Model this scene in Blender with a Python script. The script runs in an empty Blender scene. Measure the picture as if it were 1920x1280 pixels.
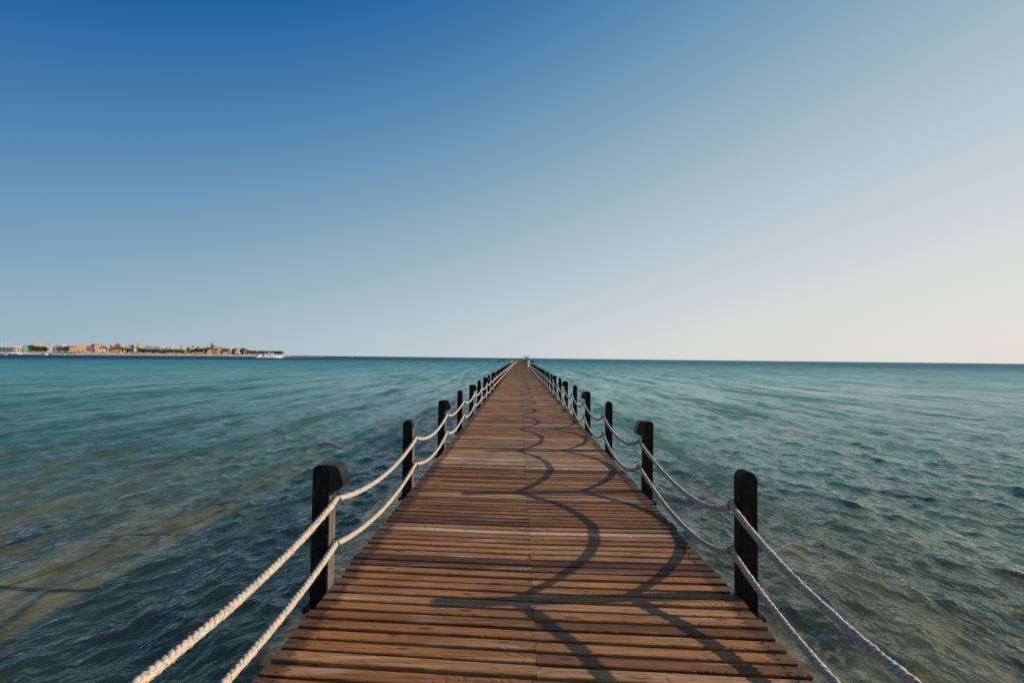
import bpy, bmesh, math, random
import numpy as np
from mathutils import Vector, Matrix
random.seed(7)
rng = np.random.default_rng(11)
S = bpy.context.scene
C = S.collection
rad = math.radians

# ------------------------------------------------------------------ camera
FOC = 900.0                     # focal length in pixels of the 1920 wide frame
CAMZ = 1.70
Yc = np.array([15.0, -31.2, -FOC]); Yc /= np.linalg.norm(Yc)
sl = 0.0107
Xc = np.array([1.0, -sl, (15.0 + 31.2*sl)/FOC]); Xc /= np.linalg.norm(Xc)
Zc = np.cross(Xc, Yc)
R3 = np.array([Xc, Yc, Zc])     # rows: world axes in camera space -> columns are camera axes in world
cam_d = bpy.data.cameras.new('camera'); cam = bpy.data.objects.new('camera', cam_d); C.objects.link(cam)
cam_d.sensor_width = 36.0; cam_d.lens = 36.0*FOC/1920.0
cam_d.clip_start = 0.05; cam_d.clip_end = 60000
M4 = Matrix([[*R3[0], 0], [*R3[1], 0], [*R3[2], CAMZ], [0, 0, 0, 1]])
cam.matrix_world = M4
S.camera = cam

def at(px, D):                  # world x of an image column at horizon level, at distance D along the pier
    v = R3 @ np.array([(px-960)/FOC, -(horizon(px)-640)/FOC, -1.0])
    return v[0]/v[1]*D
def theta(px): return math.atan((960-px)/FOC)
def horizon(px): return 671.2 + (px-975)*sl
def zat(px, py, D):             # world height of an image row at distance D
    return CAMZ + (horizon(px)-py)/FOC*D*math.sqrt(1+0*D)

# ------------------------------------------------------------------ light
SUN_EL, SUN_AZ = 21.6, 5.2      # elevation; degrees ahead of +X
w = bpy.data.worlds.new("World"); S.world = w; w.use_nodes = True
nt = w.node_tree; nt.nodes.clear()
out = nt.nodes.new('ShaderNodeOutputWorld'); bg = nt.nodes.new('ShaderNodeBackground')
sky = nt.nodes.new('ShaderNodeTexSky'); sky.sky_type = 'NISHITA'; sky.sun_disc = False
sky.sun_elevation = rad(SUN_EL); sky.sun_rotation = rad(90-SUN_AZ)
sky.altitude = 0; sky.air_density = 1.0; sky.dust_density = 1.5; sky.ozone_density = 2.5
# clear evening sky: pale and warm towards the sun at the right and near the horizon, deep blue away from it
def s2l(c): return tuple(((v/255+.055)/1.055)**2.4 if v > 10 else v/255/12.92 for v in c)
tcw = nt.nodes.new('ShaderNodeTexCoord'); sx = nt.nodes.new('ShaderNodeSeparateXYZ'); nt.links.new(tcw.outputs['Generated'], sx.inputs[0])
mx = nt.nodes.new('ShaderNodeMath'); mx.operation = 'MULTIPLY_ADD'; nt.links.new(sx.outputs[0], mx.inputs[0]); mx.inputs[1].default_value = -.34; nt.links.new(sx.outputs[2], mx.inputs[2])
rg = nt.nodes.new('ShaderNodeMapRange'); rg.inputs['From Min'].default_value = -.35; rg.inputs['From Max'].default_value = 1.05; nt.links.new(mx.outputs[0], rg.inputs[0])
cr = nt.nodes.new('ShaderNodeValToRGB'); cr.color_ramp.interpolation = 'B_SPLINE'
SKY = [(-.35, (232, 228, 220)), (-.22, (228, 226, 219)), (-.08, (221, 223, 220)), (.02, (203, 212, 215)), (.13, (186, 203, 211)), (.25, (162, 186, 199)), (.37, (135, 169, 192)), (.50, (93, 145, 184)), (.62, (52, 119, 173)), (.74, (0, 84, 150)), (.90, (2, 60, 124)), (1.05, (2, 42, 96))]
e = cr.color_ramp.elements
while len(e) < len(SKY): e.new(.5)
for k_, (p_, c_) in enumerate(SKY): e[k_].position = (p_+.35)/1.4; e[k_].color = (*s2l(c_), 1)
nt.links.new(rg.outputs[0], cr.inputs[0])
sc_ = nt.nodes.new('ShaderNodeVectorMath'); sc_.operation = 'SCALE'; sc_.inputs['Scale'].default_value = .085; nt.links.new(sky.outputs[0], sc_.inputs[0])
mxs = nt.nodes.new('ShaderNodeMix'); mxs.data_type = 'RGBA'; mxs.inputs[0].default_value = .92
nt.links.new(sc_.outputs[0], mxs.inputs[6]); nt.links.new(cr.outputs[0], mxs.inputs[7]); nt.links.new(mxs.outputs[2], bg.inputs[0])
bg.inputs[1].default_value = 1.0
nt.links.new(bg.outputs[0], out.inputs[0])
sd = bpy.data.lights.new('sun', 'SUN'); sun = bpy.data.objects.new('sun', sd); C.objects.link(sun)
sd.energy = 5.0; sd.angle = rad(0.5); sd.color = (1.0, 0.86, 0.70)
d = Vector((math.cos(rad(SUN_AZ))*math.cos(rad(SUN_EL)), math.sin(rad(SUN_AZ))*math.cos(rad(SUN_EL)), math.sin(rad(SUN_EL))))
sun.rotation_euler = d.to_track_quat('Z', 'Y').to_euler(); sun.location = d*50
S.view_settings.view_transform = 'Standard'; S.view_settings.look = 'None'
S.view_settings.exposure = 0.0; S.view_settings.gamma = 1.0
S.cycles.max_bounces = 8; S.cycles.transparent_max_bounces = 8
S.cycles.use_denoising = False

# ------------------------------------------------------------------ node helpers
def mat(name):
    m = bpy.data.materials.new(name); m.use_nodes = True
    return m, m.node_tree, m.node_tree.nodes['Principled BSDF']
def N(nt, t, **kw):
    n = nt.nodes.new(t)
    for k, v in kw.items():
        if k in n.inputs: n.inputs[k].default_value = v
        else: setattr(n, k, v)
    return n
def L(nt, a, b): nt.links.new(a, b)
def ramp(nt, fac, stops, interp='LINEAR'):
    r = nt.nodes.new('ShaderNodeValToRGB'); e = r.color_ramp.elements; r.color_ramp.interpolation = interp
    while len(e) < len(stops): e.new(0.5)
    for i, (p, c) in enumerate(stops):
        e[i].position = p; e[i].color = (c, c, c, 1) if isinstance(c, (int, float)) else (*c, 1)
    nt.links.new(fac, r.inputs[0]); return r.outputs[0]
def math_(nt, op, a, b=None, c=None, clamp=False):
    n = nt.nodes.new('ShaderNodeMath'); n.operation = op; n.use_clamp = clamp
    for i, v in enumerate((a, b, c)):
        if v is None: continue
        if isinstance(v, (int, float)): n.inputs[i].default_value = v
        else: nt.links.new(v, n.inputs[i])
    return n.outputs[0]
def mix(nt, fac, a, b, blend='MIX'):
    n = nt.nodes.new('ShaderNodeMix'); n.data_type = 'RGBA'; n.blend_type = blend
    for s, v in ((n.inputs[0], fac), (n.inputs[6], a), (n.inputs[7], b)):
        if isinstance(v, (int, float)): s.default_value = v
        elif isinstance(v, tuple): s.default_value = (*v, 1)
        else: nt.links.new(v, s)
    return n.outputs[2]
def scaled(nt, src, sc, loc=(0, 0, 0)):
    m = nt.nodes.new('ShaderNodeMapping'); m.inputs['Scale'].default_value = sc; m.inputs['Location'].default_value = loc
    nt.links.new(src, m.inputs[0]); return m.outputs[0]
def noise(nt, vec, scale, detail=3, rough=.55, dist=0.0):
    n = nt.nodes.new('ShaderNodeTexNoise'); n.inputs['Scale'].default_value = scale
    n.inputs['Detail'].default_value = detail; n.inputs['Roughness'].default_value = rough
    n.inputs['Distortion'].default_value = dist
    if vec is not None: nt.links.new(vec, n.inputs['Vector'])
    return n.outputs['Fac']
def plain(name, col, rough=.7, var=.25, sc=3.0, metallic=0.0):
    m, nt, p = mat(name)
    tc = N(nt, 'ShaderNodeTexCoord')
    f = noise(nt, tc.outputs['Object'], sc, 4)
    hi = tuple(min(1, c*(1+var)) for c in col); lo = tuple(c*(1-var) for c in col)
    L(nt, ramp(nt, f, [(.3, lo), (.7, hi)]), p.inputs['Base Color'])
    p.inputs['Roughness'].default_value = rough; p.inputs['Metallic'].default_value = metallic
    return m

# ------------------------------------------------------------------ materials
def deck_wood():
    m, nt, p = mat('deck_wood')
    tc = N(nt, 'ShaderNodeTexCoord'); at_ = N(nt, 'ShaderNodeAttribute', attribute_name='plank')
    sep = N(nt, 'ShaderNodeSeparateXYZ'); L(nt, at_.outputs['Vector'], sep.inputs[0])
    r1, r2, r3 = sep.outputs
    off = N(nt, 'ShaderNodeVectorMath', operation='MULTIPLY'); L(nt, at_.outputs['Vector'], off.inputs[0]); off.inputs[1].default_value = (37, 53, 71)
    add = N(nt, 'ShaderNodeVectorMath', operation='ADD'); L(nt, tc.outputs['Object'], add.inputs[0]); L(nt, off.outputs[0], add.inputs[1])
    v = add.outputs[0]
    # cathedral grain: contour lines of a stretched noise
    g = noise(nt, scaled(nt, v, (1.3, 7.5, 7.5)), 1.0, 2.0, .40, .35)
    lines = math_(nt, 'FRACT', math_(nt, 'MULTIPLY', g, 19.0))
    lines = ramp(nt, lines, [(0, .0), (.22, .9), (.72, 1.0), (1, .0)])
    fine = noise(nt, scaled(nt, v, (2.2, 70, 70)), 1.0, 4, .6)
    blot = noise(nt, scaled(nt, v, (1.6, 7, 7)), 1.0, 4, .6)
    # knots
    vo = N(nt, 'ShaderNodeTexVoronoi', Scale=1.0); L(nt, scaled(nt, v, (3.0, 10.0, 10.0)), vo.inputs['Vector'])
    knot = ramp(nt, vo.outputs['Distance'], [(.0, 1.0), (.10, .9), (.19, .0)])
    knotsel = ramp(nt, N_sep(nt, vo.outputs['Color']), [(.62, .0), (.64, 1.0)])
    knot = math_(nt, 'MULTIPLY', knot, knotsel)
    base = ramp(nt, r1, [(.08, (.09, .034, .012)), (.28, (.20, .080, .026)), (.5, (.325, .134, .041)), (.70, (.40, .192, .070)), (.84, (.46, .27, .140)), (.95, (.60, .42, .28))])
    col = mix(nt, math_(nt, 'MULTIPLY', math_(nt, 'SUBTRACT', 1.0, lines), ramp(nt, r2, [(0, .30), (1, 1.0)])), base, mix(nt, 1.0, base, (.24, .17, .12), 'MULTIPLY'))
    col = mix(nt, ramp(nt, blot, [(.36, .0), (.64, .95)]), col, mix(nt, 1.0, base, (.50, .44, .40), 'MULTIPLY'))
    col = mix(nt, ramp(nt, fine, [(.35, .0), (.7, .75)]), col, mix(nt, 1.0, base, (1.5, 1.5, 1.5), 'MULTIPLY'))
    # grey weathering in patches
    wea = noise(nt, scaled(nt, v, (1.1, 14, 14), (4, 0, 0)), 1.0, 3, .6)
    col = mix(nt, ramp(nt, wea, [(.58, .0), (.74, .6)]), col, (.62, .48, .34))
    col = mix(nt, math_(nt, 'MULTIPLY', knot, .8), col, (.035, .016, .010))
    # dirt towards the plank ends and long dirt streaks
    big = noise(nt, scaled(nt, tc.outputs['Object'], (.9, .5, 1)), 1.0, 4, .6)
    col = mix(nt, ramp(nt, big, [(.44, .0), (.72, .5)]), col, (.07, .038, .024))
    # dark weather stains soaking in from the plank ends
    sx_ = N(nt, 'ShaderNodeSeparateXYZ'); L(nt, tc.outputs['Object'], sx_.inputs[0])
    en = noise(nt, scaled(nt, v, (5, 34, 34)), 1.0, 3, .6)
    dend = math_(nt, 'MINIMUM', math_(nt, 'SUBTRACT', sx_.outputs[0], -1.378), math_(nt, 'SUBTRACT', 1.594, sx_.outputs[0]))
    st = math_(nt, 'ADD', dend, math_(nt, 'MULTIPLY', en, -.24))
    col = mix(nt, ramp(nt, st, [(-.02, .65), (.03, .0)]), col, (.030, .017, .011))
    L(nt, col, p.inputs['Base Color'])
    p.inputs['Roughness'].default_value = .62
    p.inputs['Specular IOR Level'].default_value = .35
    b = N(nt, 'ShaderNodeBump', Strength=.8, Distance=.005)
    hgt = math_(nt, 'ADD', math_(nt, 'MULTIPLY', lines, .55), math_(nt, 'MULTIPLY', fine, .9))
    L(nt, hgt, b.inputs['Height']); L(nt, b.outputs[0], p.inputs['Normal'])
    return m
def N_sep(nt, colsock):
    s = nt.nodes.new('ShaderNodeSeparateColor'); nt.links.new(colsock, s.inputs[0]); return s.outputs[0]

def black_paint():
    m, nt, p = mat('black_paint')
    tc = N(nt, 'ShaderNodeTexCoord')
    f = noise(nt, scaled(nt, tc.outputs['Object'], (6, 6, 1.2)), 3.0, 5, .65)
    f2 = noise(nt, tc.outputs['Object'], 40.0, 3, .6)
    col = ramp(nt, f, [(.35, (.003, .003, .003)), (.55, (.008, .0065, .005)), (.72, (.034, .025, .018))])
    col = mix(nt, ramp(nt, f2, [(.62, .0), (.74, .6)]), col, (.075, .062, .052))
    L(nt, col, p.inputs['Base Color'])
    L(nt, ramp(nt, f, [(.3, .38), (.7, .65)]), p.inputs['Roughness']); p.inputs['Specular IOR Level'].default_value = .12
    b = N(nt, 'ShaderNodeBump', Strength=.35, Distance=.004); L(nt, noise(nt, scaled(nt, tc.outputs['Object'], (30, 30, 3)), 1.0, 4), b.inputs['Height'])
    L(nt, b.outputs[0], p.inputs['Normal'])
    return m
def hood_mat():
    m, nt, p = mat('hood_shell')
    tc = N(nt, 'ShaderNodeTexCoord'); f = noise(nt, scaled(nt, tc.outputs['Object'], (8, 8, 3)), 2.0, 4, .6)
    L(nt, ramp(nt, f, [(.35, (.004, .0035, .003)), (.7, (.020, .016, .012))]), p.inputs['Base Color'])
    L(nt, ramp(nt, f, [(.3, .28), (.7, .45)]), p.inputs['Roughness']); p.inputs['Specular IOR Level'].default_value = .22
    return m
def board_grey():
    m, nt, p = mat('weathered_board')
    tc = N(nt, 'ShaderNodeTexCoord')
    f = noise(nt, scaled(nt, tc.outputs['Object'], (14, 30, 2.0)), 1.0, 5, .6)
    L(nt, ramp(nt, f, [(.3, (.045, .038, .032)), (.55, (.10, .085, .070)), (.75, (.17, .145, .12))]), p.inputs['Base Color'])
    p.inputs['Roughness'].default_value = .6
    b = N(nt, 'ShaderNodeBump', Strength=.4, Distance=.003); L(nt, f, b.inputs['Height']); L(nt, b.outputs[0], p.inputs['Normal'])
    return m
def rope_mat(dark=0.0):
    m, nt, p = mat('rope_fibre')
    tc = N(nt, 'ShaderNodeTexCoord')
    f = noise(nt, tc.outputs['Object'], 30.0, 2, .5)
    f2 = noise(nt, scaled(nt, tc.outputs['Object'], (1, 1, 1), (9, 3, 5)), 26.0, 2, .5)
    g = noise(nt, tc.outputs['Object'], 230.0, 3, .7)
    col = ramp(nt, g, [(.3, (.32, .26, .19)), (.65, (.62, .52, .40))])
    col = mix(nt, ramp(nt, f, [(.56, .0), (.66, .75)]), col, (.72, .38, .27))
    col = mix(nt, ramp(nt, f2, [(.57, .0), (.67, .7)]), col, (.30, .52, .46))
    dk = noise(nt, scaled(nt, tc.outputs['Object'], (1, 1, 1), (2, 7, 1)), 75.0, 3, .7)
    col = mix(nt, ramp(nt, dk, [(.57-dark*.12, .0), (.66-dark*.12, .75+.15*dark)]), col, (.16-.09*dark, .14-.08*dark, .125-.07*dark))
    L(nt, col, p.inputs['Base Color']); p.inputs['Roughness'].default_value = .9
    b = N(nt, 'ShaderNodeBump', Strength=.6, Distance=.003); L(nt, g, b.inputs['Height']); L(nt, b.outputs[0], p.inputs['Normal'])
    return m
def sand(name, c1, c2, c3, s1, s2):
    m, nt, p = mat(name)
    tc = N(nt, 'ShaderNodeTexCoord')
    a = noise(nt, tc.outputs['Object'], s1, 4, .6); b_ = noise(nt, tc.outputs['Object'], s2, 4, .6)
    col = mix(nt, ramp(nt, a, [(.30, .0), (.70, 1.0)]), c1, c2)
    col = mix(nt, ramp(nt, b_, [(.42, .0), (.78, .8)]), col, c3)
    L(nt, col, p.inputs['Base Color']); p.inputs['Roughness'].default_value = .95
    return m

def water_mat():
    m = bpy.data.materials.new('sea_water'); m.use_nodes = True
    nt = m.node_tree; nt.nodes.clear()
    out = N(nt, 'ShaderNodeOutputMaterial')
    tc = N(nt, 'ShaderNodeTexCoord'); P = tc.outputs['Object']
    sep = N(nt, 'ShaderNodeSeparateXYZ'); L(nt, P, sep.inputs[0]); X, Y, Z = sep.outputs
    # distance from the beach end of the pier, wobbling: the bottom drops away from there
    ln = N(nt, 'ShaderNodeVectorMath', operation='LENGTH'); L(nt, scaled(nt, P, (.55, 1, 0)), ln.inputs[0])
    dist = ln.outputs['Value']
    wob = noise(nt, scaled(nt, P, (.006, .02, 1)), 1.0, 3, .6)
    lg = math_(nt, 'LOGARITHM', math_(nt, 'MULTIPLY', math_(nt, 'MAXIMUM', dist, 1.0), math_(nt, 'ADD', .7, math_(nt, 'MULTIPLY', wob, .6))), 10.0)  # 0..4
    t = math_(nt, 'DIVIDE', lg, 4.0)
    # log10: 3m .12, 10m .25, 30m .37, 100m .5, 200m .575, 300m .62, 1000m .75
    body = ramp(nt, t, [(.12, (.080, .100, .066)), (.25, (.056, .172, .112)), (.37, (.042, .235, .180)), (.46, (.024, .268, .232)), (.555, (.014, .225, .250))])
    lb = N(nt, 'ShaderNodeVectorMath', operation='LENGTH'); L(nt, scaled(nt, P, (1.4, 1, 0)), lb.inputs[0])
    band = ramp(nt, math_(nt, 'DIVIDE', math_(nt, 'LOGARITHM', math_(nt, 'MULTIPLY', math_(nt, 'MAXIMUM', lb.outputs['Value'], 1.0), math_(nt, 'ADD', .7, math_(nt, 'MULTIPLY', wob, .6))), 10.0), 4.0), [(.618, .0), (.655, 1.0)])
    side = math_(nt, 'DIVIDE', X, math_(nt, 'MAXIMUM', Y, 1.0))
    deep = mix(nt, ramp(nt, math_(nt, 'MULTIPLY_ADD', side, .5, .5), [(.2, .0), (.66, 1.0)]), (.001, .038, .105), (.020, .165, .205))
    body = mix(nt, band, body, deep)
    patch = noise(nt, scaled(nt, P, (.16, .10, 1)), 1.0, 5, .6)
    body = mix(nt, ramp(nt, patch, [(.36, .0), (.72, .5)]), body, mix(nt, 1.0, body, (.62, .66, .68), 'MULTIPLY'))
    ob = noise(nt, scaled(nt, P, (1.0, .42, 1), (2, 9, 0)), 1.0, 3, .55, .3)
    opac = math_(nt, 'MULTIPLY', ramp(nt, t, [(.12, .03), (.25, .20), (.37, .74), (.46, 1.0)]), ramp(nt, ob, [(.34, .42), (.50, .9), (.66, 1.2)]), clamp=True)
    opac = math_(nt, 'ADD', opac, math_(nt, 'MULTIPLY', ramp(nt, math_(nt, 'MULTIPLY', X, .05), [(.10, .0), (.35, .30)]), ramp(nt, t, [(.16, .0), (.24, 1.0)])), clamp=True)
    opac = math_(nt, 'MAXIMUM', opac, ramp(nt, t, [(.38, .0), (.46, 1.0)]))
    # ripples
    def crest(f): return math_(nt, 'SUBTRACT', 1.0, math_(nt, 'MULTIPLY', math_(nt, 'ABSOLUTE', math_(nt, 'SUBTRACT', f, .5)), 2.0))
    rot = N(nt, 'ShaderNodeMapping'); rot.inputs['Rotation'].default_value = (0, 0, .25); L(nt, P, rot.inputs[0]); Q = rot.outputs[0]
    r1 = noise(nt, scaled(nt, Q, (2.2, 1.25, 1.5)), 1.0, 3, .5, .1)
    r2 = noise(nt, scaled(nt, Q, (6.5, 3.8, 6), (3, 1, 0)), 1.0, 2, .5, .1)
    r3 = noise(nt, scaled(nt, Q, (19.0, 12.0, 6), (7, 4, 0)), 1.0, 2, .5)
    hgt = math_(nt, 'ADD', math_(nt, 'ADD', math_(nt, 'MULTIPLY', crest(r1), .070), math_(nt, 'MULTIPLY', crest(r2), .027)), math_(nt, 'MULTIPLY', crest(r3), .0055))
    bump = N(nt, 'ShaderNodeBump', Strength=.9, Distance=1.0); L(nt, hgt, bump.inputs['Height'])
    dif = N(nt, 'ShaderNodeBsdfDiffuse'); L(nt, body, dif.inputs[0])
    # light scattered inside the water hardly depends on the slope of the surface
    up = N(nt, 'ShaderNodeVectorMath', operation='MULTIPLY_ADD'); L(nt, bump.outputs[0], up.inputs[0]); up.inputs[1].default_value = (.28, .28, .28); up.inputs[2].default_value = (0, 0, .72)
    nrm = N(nt, 'ShaderNodeVectorMath', operation='NORMALIZE'); L(nt, up.outputs[0], nrm.inputs[0]); L(nt, nrm.outputs[0], dif.inputs['Normal'])
    tr = N(nt, 'ShaderNodeBsdfTransparent'); tr.inputs[0].default_value = (.76, .81, .65, 1)
    m1 = N(nt, 'ShaderNodeMixShader'); L(nt, opac, m1.inputs[0]); L(nt, tr.outputs[0], m1.inputs[1]); L(nt, dif.outputs[0], m1.inputs[2])
    gl = N(nt, 'ShaderNodeBsdfGlossy', Roughness=.06); L(nt, bump.outputs[0], gl.inputs['Normal'])
    gl.inputs[0].default_value = (.92, .93, .92, 1)
    L(nt, ramp(nt, t, [(.2, .05), (.6, .25)]), gl.inputs['Roughness'])
    fr = N(nt, 'ShaderNodeFresnel', IOR=1.33); L(nt, bump.outputs[0], fr.inputs['Normal'])
    # wave groups and wind streaks, each band large enough to be seen at its own distance
    g1 = noise(nt, scaled(nt, P, (1.7, .30, 1)), 1.0, 3, .6, .3); g2 = noise(nt, scaled(nt, P, (.70, .085, 1), (5, 2, 0)), 1.0, 4, .65, .3)
    g3 = noise(nt, scaled(nt, P, (.36, .032, 1), (1, 7, 0)), 1.0, 5, .7)
    gg = math_(nt, 'ADD', math_(nt, 'MULTIPLY', g1, .9), math_(nt, 'ADD', math_(nt, 'MULTIPLY', g2, 1.1), math_(nt, 'MULTIPLY', g3, 1.0)))
    gg = math_(nt, 'MULTIPLY_ADD', math_(nt, 'SUBTRACT', gg, 1.5), 3.4, 1.0)
    gb = math_(nt, 'MAXIMUM', math_(nt, 'MINIMUM', gg, 1.9), .1)
    bodyv = N(nt, 'ShaderNodeVectorMath', operation='SCALE'); L(nt, body, bodyv.inputs[0]); L(nt, math_(nt, 'MULTIPLY_ADD', gb, .26, .74), bodyv.inputs['Scale']); L(nt, bodyv.outputs[0], dif.inputs[0])  # light and dark of distant waves put into the body colour by noise
    cap = math_(nt, 'MULTIPLY', ramp(nt, t, [(.15, .52), (.38, .50), (.52, .30), (.64, .12)]), math_(nt, 'MAXIMUM', gg, .3))
    frc = math_(nt, 'MINIMUM', fr.outputs[0], cap)
    m2 = N(nt, 'ShaderNodeMixShader'); L(nt, frc, m2.inputs[0]); L(nt, m1.outputs[0], m2.inputs[1]); L(nt, gl.outputs[0], m2.inputs[2])
    # foam on the sharpest crests
    foam = N(nt, 'ShaderNodeAttribute', attribute_name='foam')
    fn = noise(nt, P, 22.0, 4, .7)
    ff = math_(nt, 'MULTIPLY', foam.outputs['Fac'], ramp(nt, fn, [(.46, .0), (.58, 1.0)]))
    fd = N(nt, 'ShaderNodeBsdfDiffuse'); fd.inputs[0].default_value = (.75, .78, .76, 1)
    m3 = N(nt, 'ShaderNodeMixShader'); L(nt, ff, m3.inputs[0]); L(nt, m2.outputs[0], m3.inputs[1]); L(nt, fd.outputs[0], m3.inputs[2])
    L(nt, m3.outputs[0], out.inputs['Surface'])
    return m

MT = dict(
    wood=deck_wood(), black=black_paint(), board=board_grey(), rope=rope_mat(.25), 
    hood=hood_mat(), steel=plain('dark_steel', (.06, .055, .05), .4, .3, 20, .8), nail=plain('nail_rust', (.012, .009, .008), .6),
    beam=plain('beam_wood', (.06, .045, .035), .8, .4, 4), pile=plain('pile_wood', (.05, .045, .035), .85, .4, 4),
    seabed=sand('seabed_sand', (.62, .46, .31), (.38, .28, .18), (.19, .165, .115), .55, 1.3),
    land=sand('shore_ground', (.66, .54, .42), (.58, .46, .34), (.40, .33, .22), .02, .03),
    water=water_mat(),
)

# ------------------------------------------------------------------ object helpers
def obj(name, me, m=None, parent=None, kind=None):
    if isinstance(me, bmesh.types.BMesh):
        b = me; me = bpy.data.meshes.new(name); b.to_mesh(me); b.free()
    o = bpy.data.objects.new(name, me); C.objects.link(o)
    if m is not None:
        me.materials.clear(); me.materials.append(m)
    if parent is not None: o.parent = parent
    if kind: o['kind'] = kind
    return o
def tag(o, label, cat, group=None):
    o['label'] = label; o['category'] = cat
    if group: o['group'] = group
    return o
def thing(name, label, cat, loc=(0, 0, 0), rz=0, group=None):
    o = bpy.data.objects.new(name, None); C.objects.link(o); o.location = loc; o.rotation_euler = (0, 0, rz)
    o.empty_display_size = .2
    return tag(o, label, cat, group)
def dup(root, loc, rz=0, label=None, group=None, scale=None):
    r = root.copy(); C.objects.link(r); r.location = loc; r.rotation_euler = (0, 0, rz)
    if label: r['label'] = label
    if group: r['group'] = group
    if scale: r.scale = scale
    for ch in list(root.children):
        c = ch.copy(); C.objects.link(c); c.parent = r
        for g in list(ch.children):
            q = g.copy(); C.objects.link(q); q.parent = c
    return r
def box(bm, x0, x1, y0, y1, z0, z1, bev=0.0):
    vs = [bm.verts.new((x, y, z)) for x in (x0, x1) for y in (y0, y1) for z in (z0, z1)]
    fs = [(0, 1, 3, 2), (4, 6, 7, 5), (0, 4, 5, 1), (2, 3, 7, 6), (0, 2, 6, 4), (1, 5, 7, 3)]
    faces = [bm.faces.new([vs[i] for i in f]) for f in fs]
    if bev:
        ed = list({e for f in faces for e in f.edges})
        bmesh.ops.bevel(bm, geom=ed, offset=bev, segments=2, affect='EDGES', profile=.5)
def cyl(bm, p0, p1, r0, r1=None, seg=12, caps=True):
    r1 = r0 if r1 is None else r1
    p0, p1 = Vector(p0), Vector(p1); ax = (p1-p0).normalized()
    u = ax.orthogonal().normalized(); v = ax.cross(u)
    a = [bm.verts.new(p0+(u*math.cos(t)+v*math.sin(t))*r0) for t in np.linspace(0, 2*math.pi, seg, endpoint=False)]
    b = [bm.verts.new(p1+(u*math.cos(t)+v*math.sin(t))*max(r1, 1e-4)) for t in np.linspace(0, 2*math.pi, seg, endpoint=False)]
    for i in range(seg): bm.faces.new((a[i], a[(i+1) % seg], b[(i+1) % seg], b[i]))
    if caps: bm.faces.new(a[::-1]); bm.faces.new(b)
def prism(bm, prof, y0, y1):    # prof: (x, z) points, extruded along Y
    a = [bm.verts.new((x, y0, z)) for x, z in prof]; b = [bm.verts.new((x, y1, z)) for x, z in prof]
    n = len(prof)
    bm.faces.new(a); bm.faces.new(b[::-1])
    for i in range(n): bm.faces.new((a[(i+1) % n], a[i], b[i], b[(i+1) % n]))
    bmesh.ops.recalc_face_normals(bm, faces=bm.faces)
def dome(bm, c, r, h, seg=12, rings=4):
    prev = None
    for k in range(rings+1):
        a = k/rings*math.pi/2
        ring = [bm.verts.new((c[0]+r*math.cos(a)*math.cos(t), c[1]+r*math.cos(a)*math.sin(t), c[2]+h*math.sin(a))) for t in np.linspace(0, 2*math.pi, seg, endpoint=False)] if k < rings else [bm.verts.new((c[0], c[1], c[2]+h))]
        if prev:
            for i in range(seg):
                if len(ring) == 1: bm.faces.new((prev[i], prev[(i+1) % seg], ring[0]))
                else: bm.faces.new((prev[i], prev[(i+1) % seg], ring[(i+1) % seg], ring[i]))
        else: bm.faces.new(ring[::-1])
        prev = ring
def grid_mesh(name, V, nr, nc):
    me = bpy.data.meshes.new(name)
    me.vertices.add(nr*nc); me.vertices.foreach_set('co', V.astype(np.float32).ravel())
    i = np.arange((nr-1)*(nc-1)); r = i//(nc-1); c = i % (nc-1); a = r*nc+c
    q = np.stack([a, a+1, a+nc+1, a+nc], 1).astype(np.int32)
    me.loops.add(q.size); me.loops.foreach_set('vertex_index', q.ravel())
    me.polygons.add(len(q)); me.polygons.foreach_set('loop_start', np.arange(0, q.size, 4, dtype=np.int32))
    me.polygons.foreach_set('loop_total', np.full(len(q), 4, np.int32))
    me.update(calc_edges=True); me.validate()
    me.polygons.foreach_set('use_smooth', np.ones(len(q), bool))
    return me

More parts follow.
